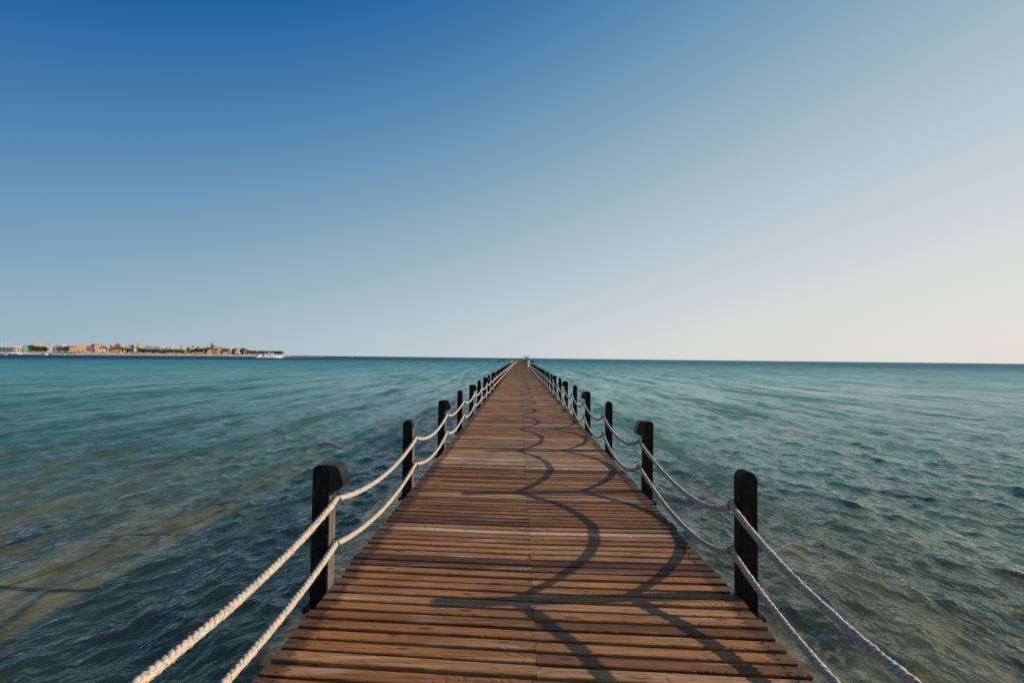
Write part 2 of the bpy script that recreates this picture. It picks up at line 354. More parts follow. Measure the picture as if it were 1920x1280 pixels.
# ------------------------------------------------------------------ sea
WZ = -1.20
def build_water():
    ys = list(np.arange(-9, 2.0, .22)); y = 2.0
    while y < 30000:
        ys.append(y); y += max(.05, y*y/1392*.5) if y < 400 else y*.25
    ys = np.array(ys); nr = len(ys); nc = 1300
    u = np.linspace(-1, 1, nc)
    wdt = 13 + 1.75*(np.maximum(ys, -9)+9)
    X = u[None, :]*wdt[:, None] + 0.0; Y = np.repeat(ys[:, None], nc, 1)
    cell = np.maximum(np.gradient(ys)[:, None], (wdt[:, None]*2/nc))
    H = np.zeros_like(X); DX = np.zeros_like(X); DY = np.zeros_like(X)
    n = 150
    lam = np.exp(rng.uniform(math.log(.22), math.log(3.6), n))
    for l in lam:
        spread = rng.normal(0, .55) if l > 1 else rng.normal(0, .75)
        base = math.pi + .15
        th = base + spread
        k = 2*math.pi/l; kx, ky = math.cos(th)*k, math.sin(th)*k
        amp = .0047*l**.80*math.exp(-(l/2.6)**2)*rng.uniform(.6, 1.3)
        ph = rng.uniform(0, 6.28)
        fade = np.clip((l/cell-2.2)/2.5, 0, 1)
        a = kx*X+ky*Y+ph
        H += amp*fade*np.cos(a); s = amp*fade*np.sin(a)
        DX -= s*kx/k*.9; DY -= s*ky/k*.9
    V = np.stack([X+DX, Y+DY, WZ+H], 2).reshape(-1, 3)
    me = grid_mesh('sea', V, nr, nc)
    # foam only where the surface is piled highest
    sd_ = H/(H[200:400].std()+1e-6)
    f = np.clip((sd_-3.6)/.4, 0, 1)*(np.abs(X) > 6)
    a = me.attributes.new('foam', 'FLOAT', 'POINT'); a.data.foreach_set('value', f.astype(np.float32).ravel())
    o = obj('sea', me, MT['water'], kind='structure'); o['label'] = 'rippled clear turquoise sea on both sides of the boardwalk'
    # seabed
    ys = np.concatenate([np.arange(-10, 60, .5), np.geomspace(60, 30000, 40)]); nc = 260
    wdt = 15+1.8*(ys+10); X = np.linspace(-1, 1, nc)[None, :]*wdt[:, None]; Y = np.repeat(ys[:, None], nc, 1)
    Zb = -2.05 - .028*np.clip(Y, 0, 80) - .004*np.clip(Y-80, 0, 1000) - .02*np.clip(np.abs(X)-3, 0, 60)
    Zb += .05*np.sin(X*1.7+Y*.6)*np.cos(Y*1.1-X*.4)+.04*np.sin(X*.7-Y*1.9)
    V = np.stack([X, Y, Zb], 2).reshape(-1, 3)
    s = obj('seabed', grid_mesh('seabed', V, len(ys), nc), MT['seabed'], kind='structure')
build_water()

# ------------------------------------------------------------------ boardwalk
XL, XR, XM = -1.378, 1.594, .108
PITCH, PW, PT = .115, .0835, .036
Y0, Y1 = -3.0, 322.0
SP, YP1 = 2.72, 3.58
NP = int((Y1-YP1)/SP)
pier = thing('boardwalk', 'long brown plank boardwalk with centre seam running out over the sea', 'boardwalk')
def build_deck():
    verts, faces, pl, fp = [], [], [], []
    prev = .5
    def skl(y): return .060*min(1, max(0, (17-y)/9))
    def skr(y): return .045*min(1, max(0, (4.8-y)/2.0))
    rows = int((Y1-Y0)/PITCH)
    for r in range(rows):
        yb = Y0+r*PITCH
        near = yb < 16; c = .004 if yb < 40 else 0
        shared = random.random() if random.random() < .75 else prev; prev = shared
        for side in (0, 1):
            x0, x1 = (XL, XM-.0008) if side == 0 else (XM+.0008, XR)
            if side == 0: x0 += random.gauss(0, .006)
            else: x1 += random.gauss(0, .008)
            wj = PW+random.gauss(0, .0015) if near else PW
            y = yb+random.gauss(0, .0018); dz = random.gauss(0, .0018); skew = random.gauss(0, .0020)
            ns = 14 if near else 1
            rv = shared*.76+random.random()*.24
            if yb > 25: rv = .5+(rv-.5)*.8
            rc = (rv, random.random(), random.random())
            base = len(verts)
            prof = [(0, -PT), (0, -c), (c, 0), (wj-c, 0), (wj, -c), (wj, -PT)] if c else [(0, -PT), (0, 0), (wj, 0), (wj, -PT)]
            m = len(prof)
            bow = random.gauss(0, .002); ph = random.random()*6
            for i in range(ns+1):
                t = i/ns; x = x0+(x1-x0)*t
                yo = y+skew*(t-.5)+bow*math.sin(t*3.1)-(skl(yb) if side == 0 else skr(yb))*(x-XM)
                zo = dz+(.0012*math.sin(t*5+ph) if near else 0)
                for j, (py, pz) in enumerate(prof):
                    jy = 0
                    if near and 1 <= j <= 4: jy = random.gauss(0, .0006)
                    verts.append((x, yo+py+jy, pz+zo)); pl.append(rc)
            for i in range(ns):
                for j in range(m):
                    a = base+i*m+j; b = base+i*m+(j+1) % m
                    faces.append((a, b, b+m, a+m))
            faces.append(tuple(base+j for j in range(m))[::-1]); faces.append(tuple(base+ns*m+j for j in range(m)))
    me = bpy.data.meshes.new('deck'); me.from_pydata(verts, [], faces); me.update()
    a = me.attributes.new('plank', 'FLOAT_VECTOR', 'POINT'); a.data.foreach_set('vector', np.array(pl, np.float32).ravel())
    b = bmesh.new(); b.from_mesh(me); bmesh.ops.recalc_face_normals(b, faces=b.faces); b.to_mesh(me); b.free()
    obj('plank_deck', me, MT['wood'], pier)
    # nail heads: two per plank end and at the seam
    bm = bmesh.new()
    for r in range(int((24-Y0)/PITCH)):
        yb = Y0+r*PITCH
        for x in (XL+.10, XM-.020, XM+.020, XR-.10):
            if random.random() < .35: continue
            for q in ((.024, .066) if abs(x-XM) > .5 else (random.choice((.024, .066)),)):
                xx, yy = x+random.gauss(0, .006), yb+q+random.gauss(0, .003); yy -= (.060*min(1, max(0, (17-yb)/9)) if x < XM else .045*min(1, max(0, (4.8-yb)/2.0)))*(x-XM)
                vs = [bm.verts.new((xx+.0036*math.cos(t), yy+.0036*math.sin(t), .0050)) for t in np.linspace(0, 2*math.pi, 6, endpoint=False)]
                lo = [bm.verts.new((v.co.x, v.co.y, -.004)) for v in vs]
                bm.faces.new(vs)
                for i in range(6): bm.faces.new((lo[i], lo[(i+1) % 6], vs[(i+1) % 6], vs[i]))
    obj('nail_heads', bm, MT['nail'], pier, kind='stuff')
    for x in np.linspace(XL+.07, XR-.07, 6):  # unseen stringers, set deep and close to block sun slipping through plank gaps
        bm = bmesh.new(); box(bm, x-.035, x+.035, Y0+.02, Y1-.02, -.262, -.040)
        obj('stringer', bm, MT['beam'], pier)
    bm = bmesh.new(); box(bm, XL-.10, XR+.10, -.06, .06, -.255, -.152); proto = bpy.data.meshes.new('crossbeam'); bm.to_mesh(proto); bm.free()
    bm = bmesh.new(); cyl(bm, (0, 0, -3.2), (0, 0, -.262), .11, .10, 14); pp = bpy.data.meshes.new('pile'); bm.to_mesh(pp); bm.free()
    for k in range(-1, 100):
        o = obj('crossbeam', proto, MT['beam'], pier); o.location = (0, YP1+SP*(k-1), 0)
    bm = bmesh.new()
    for k in range(100, NP+1):
        y = YP1+SP*(k-1); box(bm, XL-.10, XR+.10, y-.06, y+.06, -.255, -.152)
    obj('crossbeam', bm, MT['beam'], pier, kind='stuff')
    for k in range(0, 50):
        for x in (XL+.22, XR-.22):
            o = obj('pile', pp, MT['pile'], pier); o.location = (x, YP1+SP*(2*k-1), 0)
    bm = bmesh.new()
    for k in range(50, NP//2+1):
        for x in (XL+.22, XR-.22):
            y = YP1+SP*(2*k-1); cyl(bm, (x, y, -5.0), (x, y, -.262), .11, .10, 8)
    obj('pile', bm, MT['pile'], pier, kind='stuff')
build_deck()

# ------------------------------------------------------------------ posts (local: inner face at x=0 facing +x, post body on -x)
PWD = .12
def ring_bm(z):
    bm = bmesh.new(); R, r = .034, .0042; n, m = 20, 6
    vs = [[bm.verts.new((.036+(R+r*math.cos(b))*math.cos(a), r*math.sin(b), z+(R+r*math.cos(b))*math.sin(a))) for b in np.linspace(0, 2*math.pi, m, endpoint=False)] for a in np.linspace(0, 2*math.pi, n, endpoint=False)]
    for i in range(n):
        for j in range(m): bm.faces.new((vs[i][j], vs[(i+1) % n][j], vs[(i+1) % n][(j+1) % m], vs[i][(j+1) % m]))
    cyl(bm, (-.004, 0, z), (.006, 0, z), .009, seg=8)
    return bm
def common(t, bolts):
    bm = bmesh.new(); box(bm, -.165, .0, -.085, .085, -.150, -.128, .003)
    for y in (-.07, .07): cyl(bm, (-.15, y, -.165), (-.15, y, -.115), .007, seg=8)
    obj('base_plate', bm, MT['black'], t)
    for z in (.645, .315): obj('rope_ring', ring_bm(z), MT['steel'], t)
    for z in bolts:
        bm = bmesh.new(); cyl(bm, (-.030, -.0625, z), (-.030, -.055, z), .008, .010, 8)
        obj('bolt', bm, MT['steel'], t)
def bevel_all(bm, off, seg=2):
    bmesh.ops.bevel(bm, geom=[e for e in bm.edges if len(e.link_faces) == 2 and e.calc_face_angle(0) > .8], offset=off, segments=seg, affect='EDGES')
def make_hood_post(label, group):
    t = thing('lamp_post', label, 'lamp post', group=group)
    bm = bmesh.new()
    prism(bm, [(-.12, -.127), (0, -.127), (0, .86), (-.03, .895), (-.085, .898), (-.11, .886), (-.12, .86)], -.06, .06); bevel_all(bm, .006)
    obj('post_shaft', bm, MT['black'], t)
    bm = bmesh.new()
    prism(bm, [(.0015, .690), (.100, .742), (.112, .752), (.110, .765), (.101, .800), (.090, .838), (.079, .868), (.066, .887), (.048, .899), (.028, .903), (-.086, .902), (-.086, .8992), (-.03, .8965), (.0015, .861)], -.063, .082)
    h_ = obj('lamp_hood', bm, MT['hood'], t)
    for p_ in h_.data.polygons: p_.use_smooth = abs(p_.normal.y) < .5
    h_.data.set_sharp_from_angle(angle=.9)
    bm = bmesh.new(); box(bm, .001, .013, -.057, .057, -.10, .675, .002)
    obj('side_board', bm, MT['board'], t)
    common(t, (.86, .72, .60, .47, .34, .20))
    for z_, r_, x_ in ((.245, .026, -.098), (.52, .018, -.075)):
        bm = bmesh.new(); n_ = 18
        pts_ = [Vector((x_+r_*math.cos(a), -.066-.012*math.sin(a), z_+r_*math.sin(a))) for a in np.linspace(0, 2*math.pi if r_ > .02 else math.pi*1.2, n_)]
        for a_, b_ in zip(pts_, pts_[1:]): cyl(bm, a_, b_, .0028, seg=5)
        obj('hook_ring', bm, MT['steel'], t)
    return t
def make_round_post(label, group):
    t = thing('rail_post', label, 'post', group=group)
    bm = bmesh.new()
    arc = [(-.06+.06*math.cos(a), .835+.063*math.sin(a)) for a in np.linspace(0, math.pi, 13)]
    prism(bm, [(-.12, -.127), (0, -.127)]+arc, -.06, .06); bevel_all(bm, .006)
    obj('post_shaft', bm, MT['black'], t)
    bm = bmesh.new(); box(bm, .001, .011, -.057, .057, -.10, .80, .002)
    obj('side_board', bm, MT['board'], t)
    bm = bmesh.new(); cyl(bm, (-.128, -.01, .66), (-.119, -.01, .66), .016, seg=10)
    obj('bolt', bm, MT['steel'], t)
    common(t, (.78, .52, .24))
    return t
ORD = ['first', 'second', 'third', 'fourth', 'fifth', 'sixth', 'seventh', 'eighth', 'ninth', 'tenth', 'eleventh', 'twelfth', 'thirteenth', 'fourteenth', 'fifteenth', 'sixteenth']
protos = {}
for side, sx, xx in (('left', 1, XL-.012), ('right', -1, XR+.008)):
    for k in range(0, NP+1):
        hood = (k % 2 == 1) if side == 'left' else (k % 2 == 0)
        kind = 'hood' if hood else 'round'
        if k == 0: lab = 'black post with a lamp hood beside the viewer at the right' if hood else 'black round-topped post beside the viewer at the left'
        elif k <= 16:
            desc = 'hooded black lamp post' if hood else 'round-topped black post'
            lab = f'{desc}, {ORD[k-1]} from the viewer on the {side} rope rail'
        else:
            lab = f'distant black {"hooded" if hood else "round-topped"} post far along the {side} rope rail'
        grp = f'black posts along the {side} rope rail'
        y = YP1+SP*(k-1)+(random.gauss(0, .012) if k > 1 else 0)
        loc = (xx, y, 0); rz = 0 if sx == 1 else math.pi
        if kind not in protos:
            protos[kind] = (make_hood_post if hood else make_round_post)(lab, grp)
            o = protos[kind]; o.location = loc; o.rotation_euler = (0, 0, rz)
            if k != 0: pass
        else:
            o = dup(protos[kind], loc, rz, lab, grp)
        if k > 1:
            o.rotation_euler = (random.gauss(0, .006), random.gauss(0, .008), rz+random.gauss(0, .02)); o.scale = (1, 1, 1+random.gauss(0, .012))
for o in [o for o in C.objects if o.get('group') == 'black posts along the right rope rail']:
    for ch in list(o.children):
        if ch.name.startswith('side_board'): bpy.data.objects.remove(ch)  # grey boards dropped here: black paint stands for shade on these inner faces
# far copies keep only the shaft, hood and board
for o in [o for o in C.objects if o.type == 'EMPTY' and o.get('category') in ('post', 'lamp post') and o.location.y > 45]:
    for ch in list(o.children):
        if ch.name.split('.')[0] in ('bolt', 'rope_ring', 'base_plate', 'hook_ring'): bpy.data.objects.remove(ch)

# ------------------------------------------------------------------ ropes
def rope(x, z, label, group, fuzz, seed, mt='rope', base_sag=.17, special={}):
    rn = random.Random(seed)
    ks = list(range(0, NP+1))
    pos = {k: (x, YP1+SP*(k-1), z) for k in ks}
    sag = {k: base_sag+rn.gauss(0, .016) for k in ks}; bow = {k: .012+abs(rn.gauss(0, .02)) for k in ks}
    for k, (a_, b_) in special.items(): sag[k] = a_; bow[k] = b_
    def P(s):                    # s in span units
        k = min(int(s), NP-1); f = s-k; a, b = pos[k], pos[k+1]
        # slightly pinched parabola: a stiff rope hanging through its rings
        q = 4*f*(1-f); zz = -sag[k]*(q**.93)
        return Vector((a[0]+math.copysign(bow[k], x)*q, a[1]+(b[1]-a[1])*f, a[2]+zz))
    V, F = [], []
    def tube(pts, rr, m):
        base = len(V); n = len(pts)
        for i, p in enumerate(pts):
            tt = (pts[min(i+1, n-1)]-pts[max(i-1, 0)]).normalized()
            u = tt.cross(Vector((0, 0, 1))).normalized(); v = u.cross(tt)
            for j in range(m):
                a = 2*math.pi*j/m; r_ = rr*(1+rn.uniform(-.20, .20)) if rr < .02 else rr
                V.append(tuple(p+(u*math.cos(a)+v*math.sin(a))*r_))
        for i in range(n-1):
            for j in range(m):
                a = base+i*m+j; b = base+i*m+(j+1) % m
                F.append((a, b, b+m, a+m))
        F.append(tuple(base+j for j in range(m))[::-1]); F.append(tuple(base+(n-1)*m+j for j in range(m)))
    def strands(s0, s1, step, m):
        n = int((s1-s0)*SP/step)
        ss = [s0+(s1-s0)*i/n for i in range(n+1)]
        c = [P(s) for s in ss]
        for st in range(3):
            pts = []
            for i, p in enumerate(c):
                tt = (c[min(i+1, n)]-c[max(i-1, 0)]).normalized(); u = tt.cross(Vector((0, 0, 1))).normalized(); v = u.cross(tt)
                a = ss[i]*SP/.105*2*math.pi+st*2.0944
                wob = 1+.06*math.sin(ss[i]*40+st)
                pts.append(p+(u*math.cos(a)+v*math.sin(a))*.0082*wob)
            tube(pts, .0148, m)
        return c
    c = strands(0, 3, .0095, 7)
    strands(3, 8, .028, 5)
    pts = []
    for k in range(8, NP):
        nseg = 10 if k < 60 else 6
        pts += [P(k+i/nseg) for i in range(nseg)]
    tube(pts, .0225, 6)
    # frayed fibres
    for _ in range(fuzz):
        p = rn.choice(c); a = rn.random()*6.28; d_ = Vector((math.cos(a), rn.uniform(-1.2, 1.2), math.sin(a))).normalized()
        q = p+Vector((d_.x, 0, d_.z)).normalized()*.020; ln = rn.uniform(.004, .012)*(1 if rn.random() < .93 else 2.6)
        side = d_.cross(Vector((0, 1, .3))).normalized()*.0016
        b0 = len(V); tip = q+d_*ln+Vector((0, 0, -ln*.3))
        V.extend([tuple(q-side), tuple(q+side), tuple(q+Vector((0, .0015, 0))), tuple(tip)])
        F.extend([(b0, b0+1, b0+3), (b0+1, b0+2, b0+3), (b0+2, b0, b0+3)])
    me = bpy.data.meshes.new('rope'); me.from_pydata(V, [], F); me.update()
    me.polygons.foreach_set('use_smooth', np.ones(len(me.polygons), bool))
    return tag(obj('rope', me, MT[mt]), label, 'rope', group)
rope(XL+.030, .645, 'pale twisted rope hanging as the upper line of the left rail', 'rope rail lines', 5200, 1, base_sag=.165, special={0: (.138, .01), 1: (.14, .01), 2: (.155, .01)})
rope(XL+.030, .315, 'pale twisted rope hanging as the lower line of the left rail', 'rope rail lines', 5200, 2, base_sag=.170, special={0: (.140, .01), 1: (.14, .01), 2: (.160, .01)})
rope(XR-.034, .640, 'speckled twisted rope hanging as the upper line of the right rail', 'rope rail lines', 3600, 3, 'rope', .215, {0: (.225, .03), 1: (.275, .11), 2: (.20, .03), 3: (.20, .03)})
rope(XR-.034, .315, 'speckled twisted rope hanging as the lower line of the right rail', 'rope rail lines', 3600, 4, 'rope', .265, {0: (.222, .03), 1: (.28, .10), 2: (.26, .03), 3: (.245, .03)})

# ------------------------------------------------------------------ people
def person(label, loc, rz, height, shirt, legs_col, stride=.28, lean=0.0, hair_col=(.02, .014, .01), hair_long=False, group=None, arms=(.25, -.25), skirt=False):
    k = height/1.72
    me = bpy.data.meshes.new('person')
    J = {}; E = []; Rr = {}
    def j(n, p, r, par=None):
        J[n] = len(J); pts.append(Vector(p)*k); rs.append(r*k)
        if par is not None: E.append((J[par], J[n]))
    pts, rs = [], []
    j('pelvis', (0, 0, .93), .13)
    j('waist', (0, .01+lean*.1, 1.08), .115, 'pelvis'); j('chest', (0, .0+lean*.25, 1.28), .145, 'waist'); j('neck0', (0, lean*.4, 1.44), .065, 'chest')
    j('neck', (0, .01+lean*.45, 1.50), .052, 'neck0'); j('head', (0, .03+lean*.5, 1.60), .098, 'neck'); j('crown', (0, .02+lean*.5, 1.68), .075, 'head')
    for s, sw in ((-1, stride), (1, -stride)):
        j(f'hip{s}', (s*.09, 0, .88), .098, 'pelvis'); j(f'knee{s}', (s*.09, sw*.5+.04, .49), .062, f'hip{s}')
        j(f'ank{s}', (s*.09, sw-(0 if sw > 0 else .03), .09), .040, f'knee{s}'); j(f'toe{s}', (s*.10, sw+.15, .035), .034, f'ank{s}')
    for s, sw in ((-1, arms[0]), (1, arms[1])):
        j(f'sh{s}', (s*.17, lean*.3, 1.40), .062, 'neck0'); j(f'el{s}', (s*.24, sw*.4+lean*.25, 1.13), .043, f'sh{s}')
        j(f'wr{s}', (s*.25, sw+.06+lean*.2, .90), .030, f'el{s}'); j(f'hand{s}', (s*.25, sw+.10+lean*.2, .82), .032, f'wr{s}')
    me.from_pydata([tuple(p) for p in pts], E, [])
    o = bpy.data.objects.new('person', me); C.objects.link(o); o.location = loc; o.rotation_euler = (0, 0, rz)
    sm = o.modifiers.new('skin', 'SKIN'); me.skin_vertices or None
    if not me.skin_vertices:
        b = bmesh.new(); b.from_mesh(me); b.verts.layers.skin.verify(); b.to_mesh(me); b.free()
    for i, sv in enumerate(me.skin_vertices[0].data): sv.radius = (rs[i], rs[i]*.85); sv.use_root = (i == 0)
    ss = o.modifiers.new('sub', 'SUBSURF'); ss.levels = 2; ss.render_levels = 2
    me.materials.append(plain('skin_tone', (.36, .20, .13), .6, .1))
    bpy.context.view_layer.update()
    ev = o.evaluated_get(bpy.context.evaluated_depsgraph_get()); bm_me = bpy.data.meshes.new_from_object(ev)
    o.modifiers.clear(); o.data = bm_me
    if not bm_me.materials: bm_me.materials.append(me.materials[0])
    tag(o, label, 'person', group)
    def shell(name, test, col, off):
        b = bmesh.new(); b.from_mesh(bm_me)
        for v in b.verts: v.normal_update()
        dead = [f for f in b.faces if not test(f.calc_center_median()/k)]
        bmesh.ops.delete(b, geom=dead, context='FACES')
        for v in b.verts: v.co += v.normal*off*k
        obj(name, b, plain(name+'_cloth', col, .85, .12), o)
    shell('shirt', lambda c: .92 < c.z < 1.47 and abs(c.x) < .30 and not (c.z < 1.16 and abs(c.x) > .19), shirt, .016)
    shell('trousers' if not skirt else 'shorts', lambda c: (.52 if skirt else .12) < c.z < .98 and abs(c.x) < .19, legs_col, .014)
    hb = bmesh.new(); bmesh.ops.create_icosphere(hb, subdivisions=2, radius=1.0)
    for v in hb.verts:
        z = v.co.z
        v.co = Vector((v.co.x*.108, v.co.y*.115+lean*.5-.005, 1.645+z*.105 if z > 0 or not hair_long else 1.645+z*.30))*k
        if z < -.1: v.co.y -= .055*k
    obj('hair', hb, plain('hair_tone', hair_col, .6, .2), o)
    # face: nose, eyes, mouth sit on the front of the head
    fb = bmesh.new(); box(fb, -.012*k, .012*k, (.112+lean*.5)*k, (.135+lean*.5)*k, 1.575*k, 1.61*k)
    obj('nose', fb, me.materials[0], o)
    return o
person('person in white shirt and shorts with dark hair walking along the boardwalk', (1.20, 69.5, .002), rad(175), 1.60, (.78, .78, .78), (.72, .70, .68), .30, .12, hair_long=True, skirt=True)

# ------------------------------------------------------------------ end of the pier
def hoodplat():
    t = thing('jetty_platform', 'wide dark floating platform reaching left at the far end of the boardwalk', 'platform', (-6.2, 330, 0))
    bm = bmesh.new(); box(bm, -8.5, 16, -7, 7, -.50, -.06, .02); obj('platform_deck', bm, MT['beam'], t)
    for x in (-8, -4, 0, 4, 8, 12, 15.5):
        bm = bmesh.new(); cyl(bm, (x, -6.6, -6), (x, -6.6, .0), .3, .3, 10); obj('pile', bm, MT['pile'], t)
    for x0 in (-8.3, -4.5, -.7):
        bm = bmesh.new(); box(bm, x0, x0+3.4, -6.8, -6.7, .55, .68); box(bm, x0, x0+.1, -6.8, -6.7, -.06, .55); box(bm, x0+3.3, x0+3.4, -6.8, -6.7, -.06, .55)
        obj('railing', bm, MT['beam'], t)
hoodplat()
THATCH = plain('thatch', (.20, .17, .13), .95, .3, 4); WHITE = plain('white_paint', (.80, .80, .80), .5, .05); DARKG = plain('dark_glass', (.02, .03, .05), .2, .1)
TRUNK = plain('palm_trunk', (.14, .10, .07), .9, .3, 4)
def parasol(label, loc, r, h, group, name='parasol', mt=None):
    t = thing(name, label, 'parasol', loc, random.random()*6, group)
    bm = bmesh.new(); cyl(bm, (0, 0, 0), (0, 0, h), .05, seg=6); obj('pole', bm, TRUNK, t)
    bm = bmesh.new(); n = 10; top = bm.verts.new((0, 0, h+r*.42)); low = bm.verts.new((0, 0, h+r*.05))
    a = [bm.verts.new((r*math.cos(x), r*math.sin(x), h-.05*(i % 2))) for i, x in enumerate(np.linspace(0, 2*math.pi, n, endpoint=False))]
    for i in range(n): bm.faces.new((a[i], a[(i+1) % n], top)); bm.faces.new((a[(i+1) % n], a[i], low))
    obj('canopy', bm, mt or THATCH, t)
    return t
gp = 'thatched parasols at the end of the boardwalk'
pz = -.06
for px, dd, nm in ((979, 332, 'small thatched parasol left of the white pavilion at the pier end'), (986, 330, 'wide thatched parasol above the white pavilion at the pier end'), (992, 331, 'thatched parasol right of the white pavilion at the pier end')):
    parasol(nm, (at(px, dd), dd, pz), 1.1 if px != 986 else 1.7, 2.75, gp)
t = thing('pavilion', 'small white pavilion standing at the far end of the boardwalk', 'pavilion', (at(987, 334), 334, -.06))
bm = bmesh.new(); box(bm, -1.5, 1.5, -1.2, 1.2, 0, 2.1, .02); obj('wall', bm, WHITE, t)
bm = bmesh.new(); prism(bm, [(-1.8, 2.1), (1.8, 2.1), (1.6, 2.3), (-1.6, 2.3)], -1.5, 1.5); obj('roof', bm, WHITE, t)
bm = bmesh.new(); box(bm, -.4, .4, -1.23, -1.19, .0, 1.7); obj('doorway', bm, DARKG, t)
person('person in dark clothes standing leftmost in the group at the pier end', (at(972.7, 322), 320.6, 0), 0, 1.75, (.03, .03, .035), (.03, .03, .04), .05)
person('person in black standing second from left in the group at the pier end', (at(976.8, 322), 321, 0), .6, 1.7, (.02, .02, .025), (.05, .05, .05), .05)
person('person in pale top and dark hair standing nearest the white pavilion', (at(980.8, 322), 320.8, 0), 2.6, 1.78, (.65, .6, .58), (.05, .05, .06), .05)

# ------------------------------------------------------------------ boats
RED = plain('red_paint', (.35, .05, .05), .5, .1)
def hull(bm, Ln, B, H, draft=.3, n=14):   # bow towards +x, waterline z=0
    rings = []
    for i in range(n+1):
        s = i/n; x = -Ln/2+Ln*s
        wd = B/2*(1-max(0, (s-.55)/.45)**2.2)*(.88+.12*min(1, s*6)); zt = H*(1+.35*max(0, s-.5)*2)
        x2 = x+(.05*Ln if s > .9 else 0)*(s-.9)*10
        rings.append([bm.verts.new(p) for p in ((x, -wd*.15, -draft), (x, -wd*.8, -.05*H), (x2, -max(wd, .02), zt), (x2, max(wd, .02), zt), (x, wd*.8, -.05*H), (x, wd*.15, -draft))])
    for a, b in zip(rings, rings[1:]):
        for j in range(6): bm.faces.new((a[j], a[(j+1) % 6], b[(j+1) % 6], b[j]))
    bm.faces.new(rings[0]); bm.faces.new(rings[-1][::-1])
    bmesh.ops.recalc_face_normals(bm, faces=bm.faces)
def yacht(label, loc, rz, Ln, group=None):
    t = thing('motor_yacht', label, 'boat', loc, rz, group)
    H = Ln*.085; B = Ln*.24
    bm = bmesh.new(); hull(bm, Ln, B, H); obj('hull', bm, WHITE, t)
    # main saloon with raked front, upper deck, sun roof
    bm = bmesh.new(); prism(bm, [(-Ln*.30, H*.95), (Ln*.30, H*1.1), (Ln*.20, H*2.0), (-Ln*.30, H*2.0)], -B*.40, B*.40); obj('saloon', bm, WHITE, t)
    bm = bmesh.new(); prism(bm, [(-Ln*.42, H*2.02), (Ln*.21, H*2.02), (Ln*.19, H*2.15), (-Ln*.42, H*2.15)], -B*.45, B*.45); obj('upper_deck', bm, WHITE, t)
    bm = bmesh.new(); prism(bm, [(-Ln*.10, H*2.16), (Ln*.16, H*2.16), (Ln*.08, H*2.85), (-Ln*.10, H*2.85)], -B*.30, B*.30); obj('wheelhouse', bm, WHITE, t)
    bm = bmesh.new(); prism(bm, [(-Ln*.30, H*2.87), (Ln*.12, H*2.87), (Ln*.10, H*2.98), (-Ln*.30, H*2.98)], -B*.38, B*.38); obj('sun_roof', bm, WHITE, t)
    for x in (-.29, -.24): 
        for s in (-1, 1):
            bm = bmesh.new(); cyl(bm, (Ln*x, s*B*.36, H*2.15), (Ln*(x+.03), s*B*.36, H*2.87), .08, seg=6); obj('roof_post', bm, WHITE, t)
    bm = bmesh.new(); cyl(bm, (-Ln*.12, 0, H*2.98), (-Ln*.15, 0, H*4.0), .12, .05, 6); cyl(bm, (-Ln*.145, -1.2, H*3.6), (-Ln*.145, 1.2, H*3.6), .06, seg=6); obj('mast', bm, WHITE, t)
    for s in (-1, 1):
        for q in range(4):
            x = -.20+.105*q
            bm = bmesh.new(); box(bm, Ln*x, Ln*(x+.06), s*B*.40-.03, s*B*.40+.03, H*1.35, H*1.75); obj('window', bm, DARKG, t)
        bm = bmesh.new(); box(bm, Ln*-.07, Ln*.06, s*B*.30-.03, s*B*.30+.03, H*2.35, H*2.68); obj('window', bm, DARKG, t)
    bm = bmesh.new(); box(bm, -Ln*.405, -Ln*.302, -B*.36, B*.36, H*1.02, H*1.98); obj('stern_opening', bm, DARKG, t)
    return t
YD = 560
yacht('large white motor yacht moored off the sandy point, bow to the right', (at(508.5, YD), YD, WZ), theta(508), 23.0)
yacht('dark-sterned white motor boat moored behind the stern of the large yacht', (at(490, YD+40), YD+40, WZ), theta(490)+rad(35), 14)
def small_boat(label, px, D, Ln, mt, rz=0, canopy=None, group=None, mast=0):
    t = thing('small_boat', label, 'boat', (at(px, D), D, WZ), rz, group)
    bm = bmesh.new(); hull(bm, Ln, Ln*.3, Ln*.10+.15, .2, 8); obj('hull', bm, mt, t)
    bm = bmesh.new(); prism(bm, [(-Ln*.15, Ln*.10), (Ln*.18, Ln*.10), (Ln*.08, Ln*.24), (-Ln*.15, Ln*.24)], -Ln*.1, Ln*.1); obj('cabin', bm, DARKG if mt is WHITE and not mast else WHITE, t)
    if canopy:
        bm = bmesh.new(); box(bm, -Ln*.35, Ln*.15, -Ln*.14, Ln*.14, Ln*.30, Ln*.32); obj('canopy', bm, canopy, t)
        for x in (-.33, .13):
            for s in (-1, 1):
                bm = bmesh.new(); cyl(bm, (Ln*x, s*Ln*.13, Ln*.12), (Ln*x, s*Ln*.13, Ln*.30), .04, seg=5); obj('canopy_post', bm, WHITE, t)
    if mast:
        bm = bmesh.new(); cyl(bm, (0, 0, Ln*.1), (0, 0, mast), .11, .05, 6); obj('mast', bm, WHITE, t)
    return t
BLUEP = plain('blue_paint', (.02, .05, .16), .5, .1); DARKP = plain('dark_hull_paint', (.03, .03, .04), .5, .1)
small_boat('small white dinghy floating just right of the large yacht bow', 529, 570, 6, WHITE)
small_boat('low dark boat on the horizon beyond the sandy point', 603, 1500, 14, DARKP, 0)
small_boat('small pale boat alone on the horizon right of the sandy point', 659, 1300, 7, WHITE, 0, WHITE)
small_boat('tiny dark boat on open water left of the boardwalk', 745, 420, 1.6, DARKP, .4)
small_boat('white motor launch by the beach below the dark trees', 82, 590, 9, WHITE, .2, WHITE)
small_boat('white motor launch beside the green canvas shelter', 95, 596, 8, WHITE, -.3, BLUEP)
small_boat('small white boat in front of the green canvas shelter', 119, 612, 5, WHITE, .1)
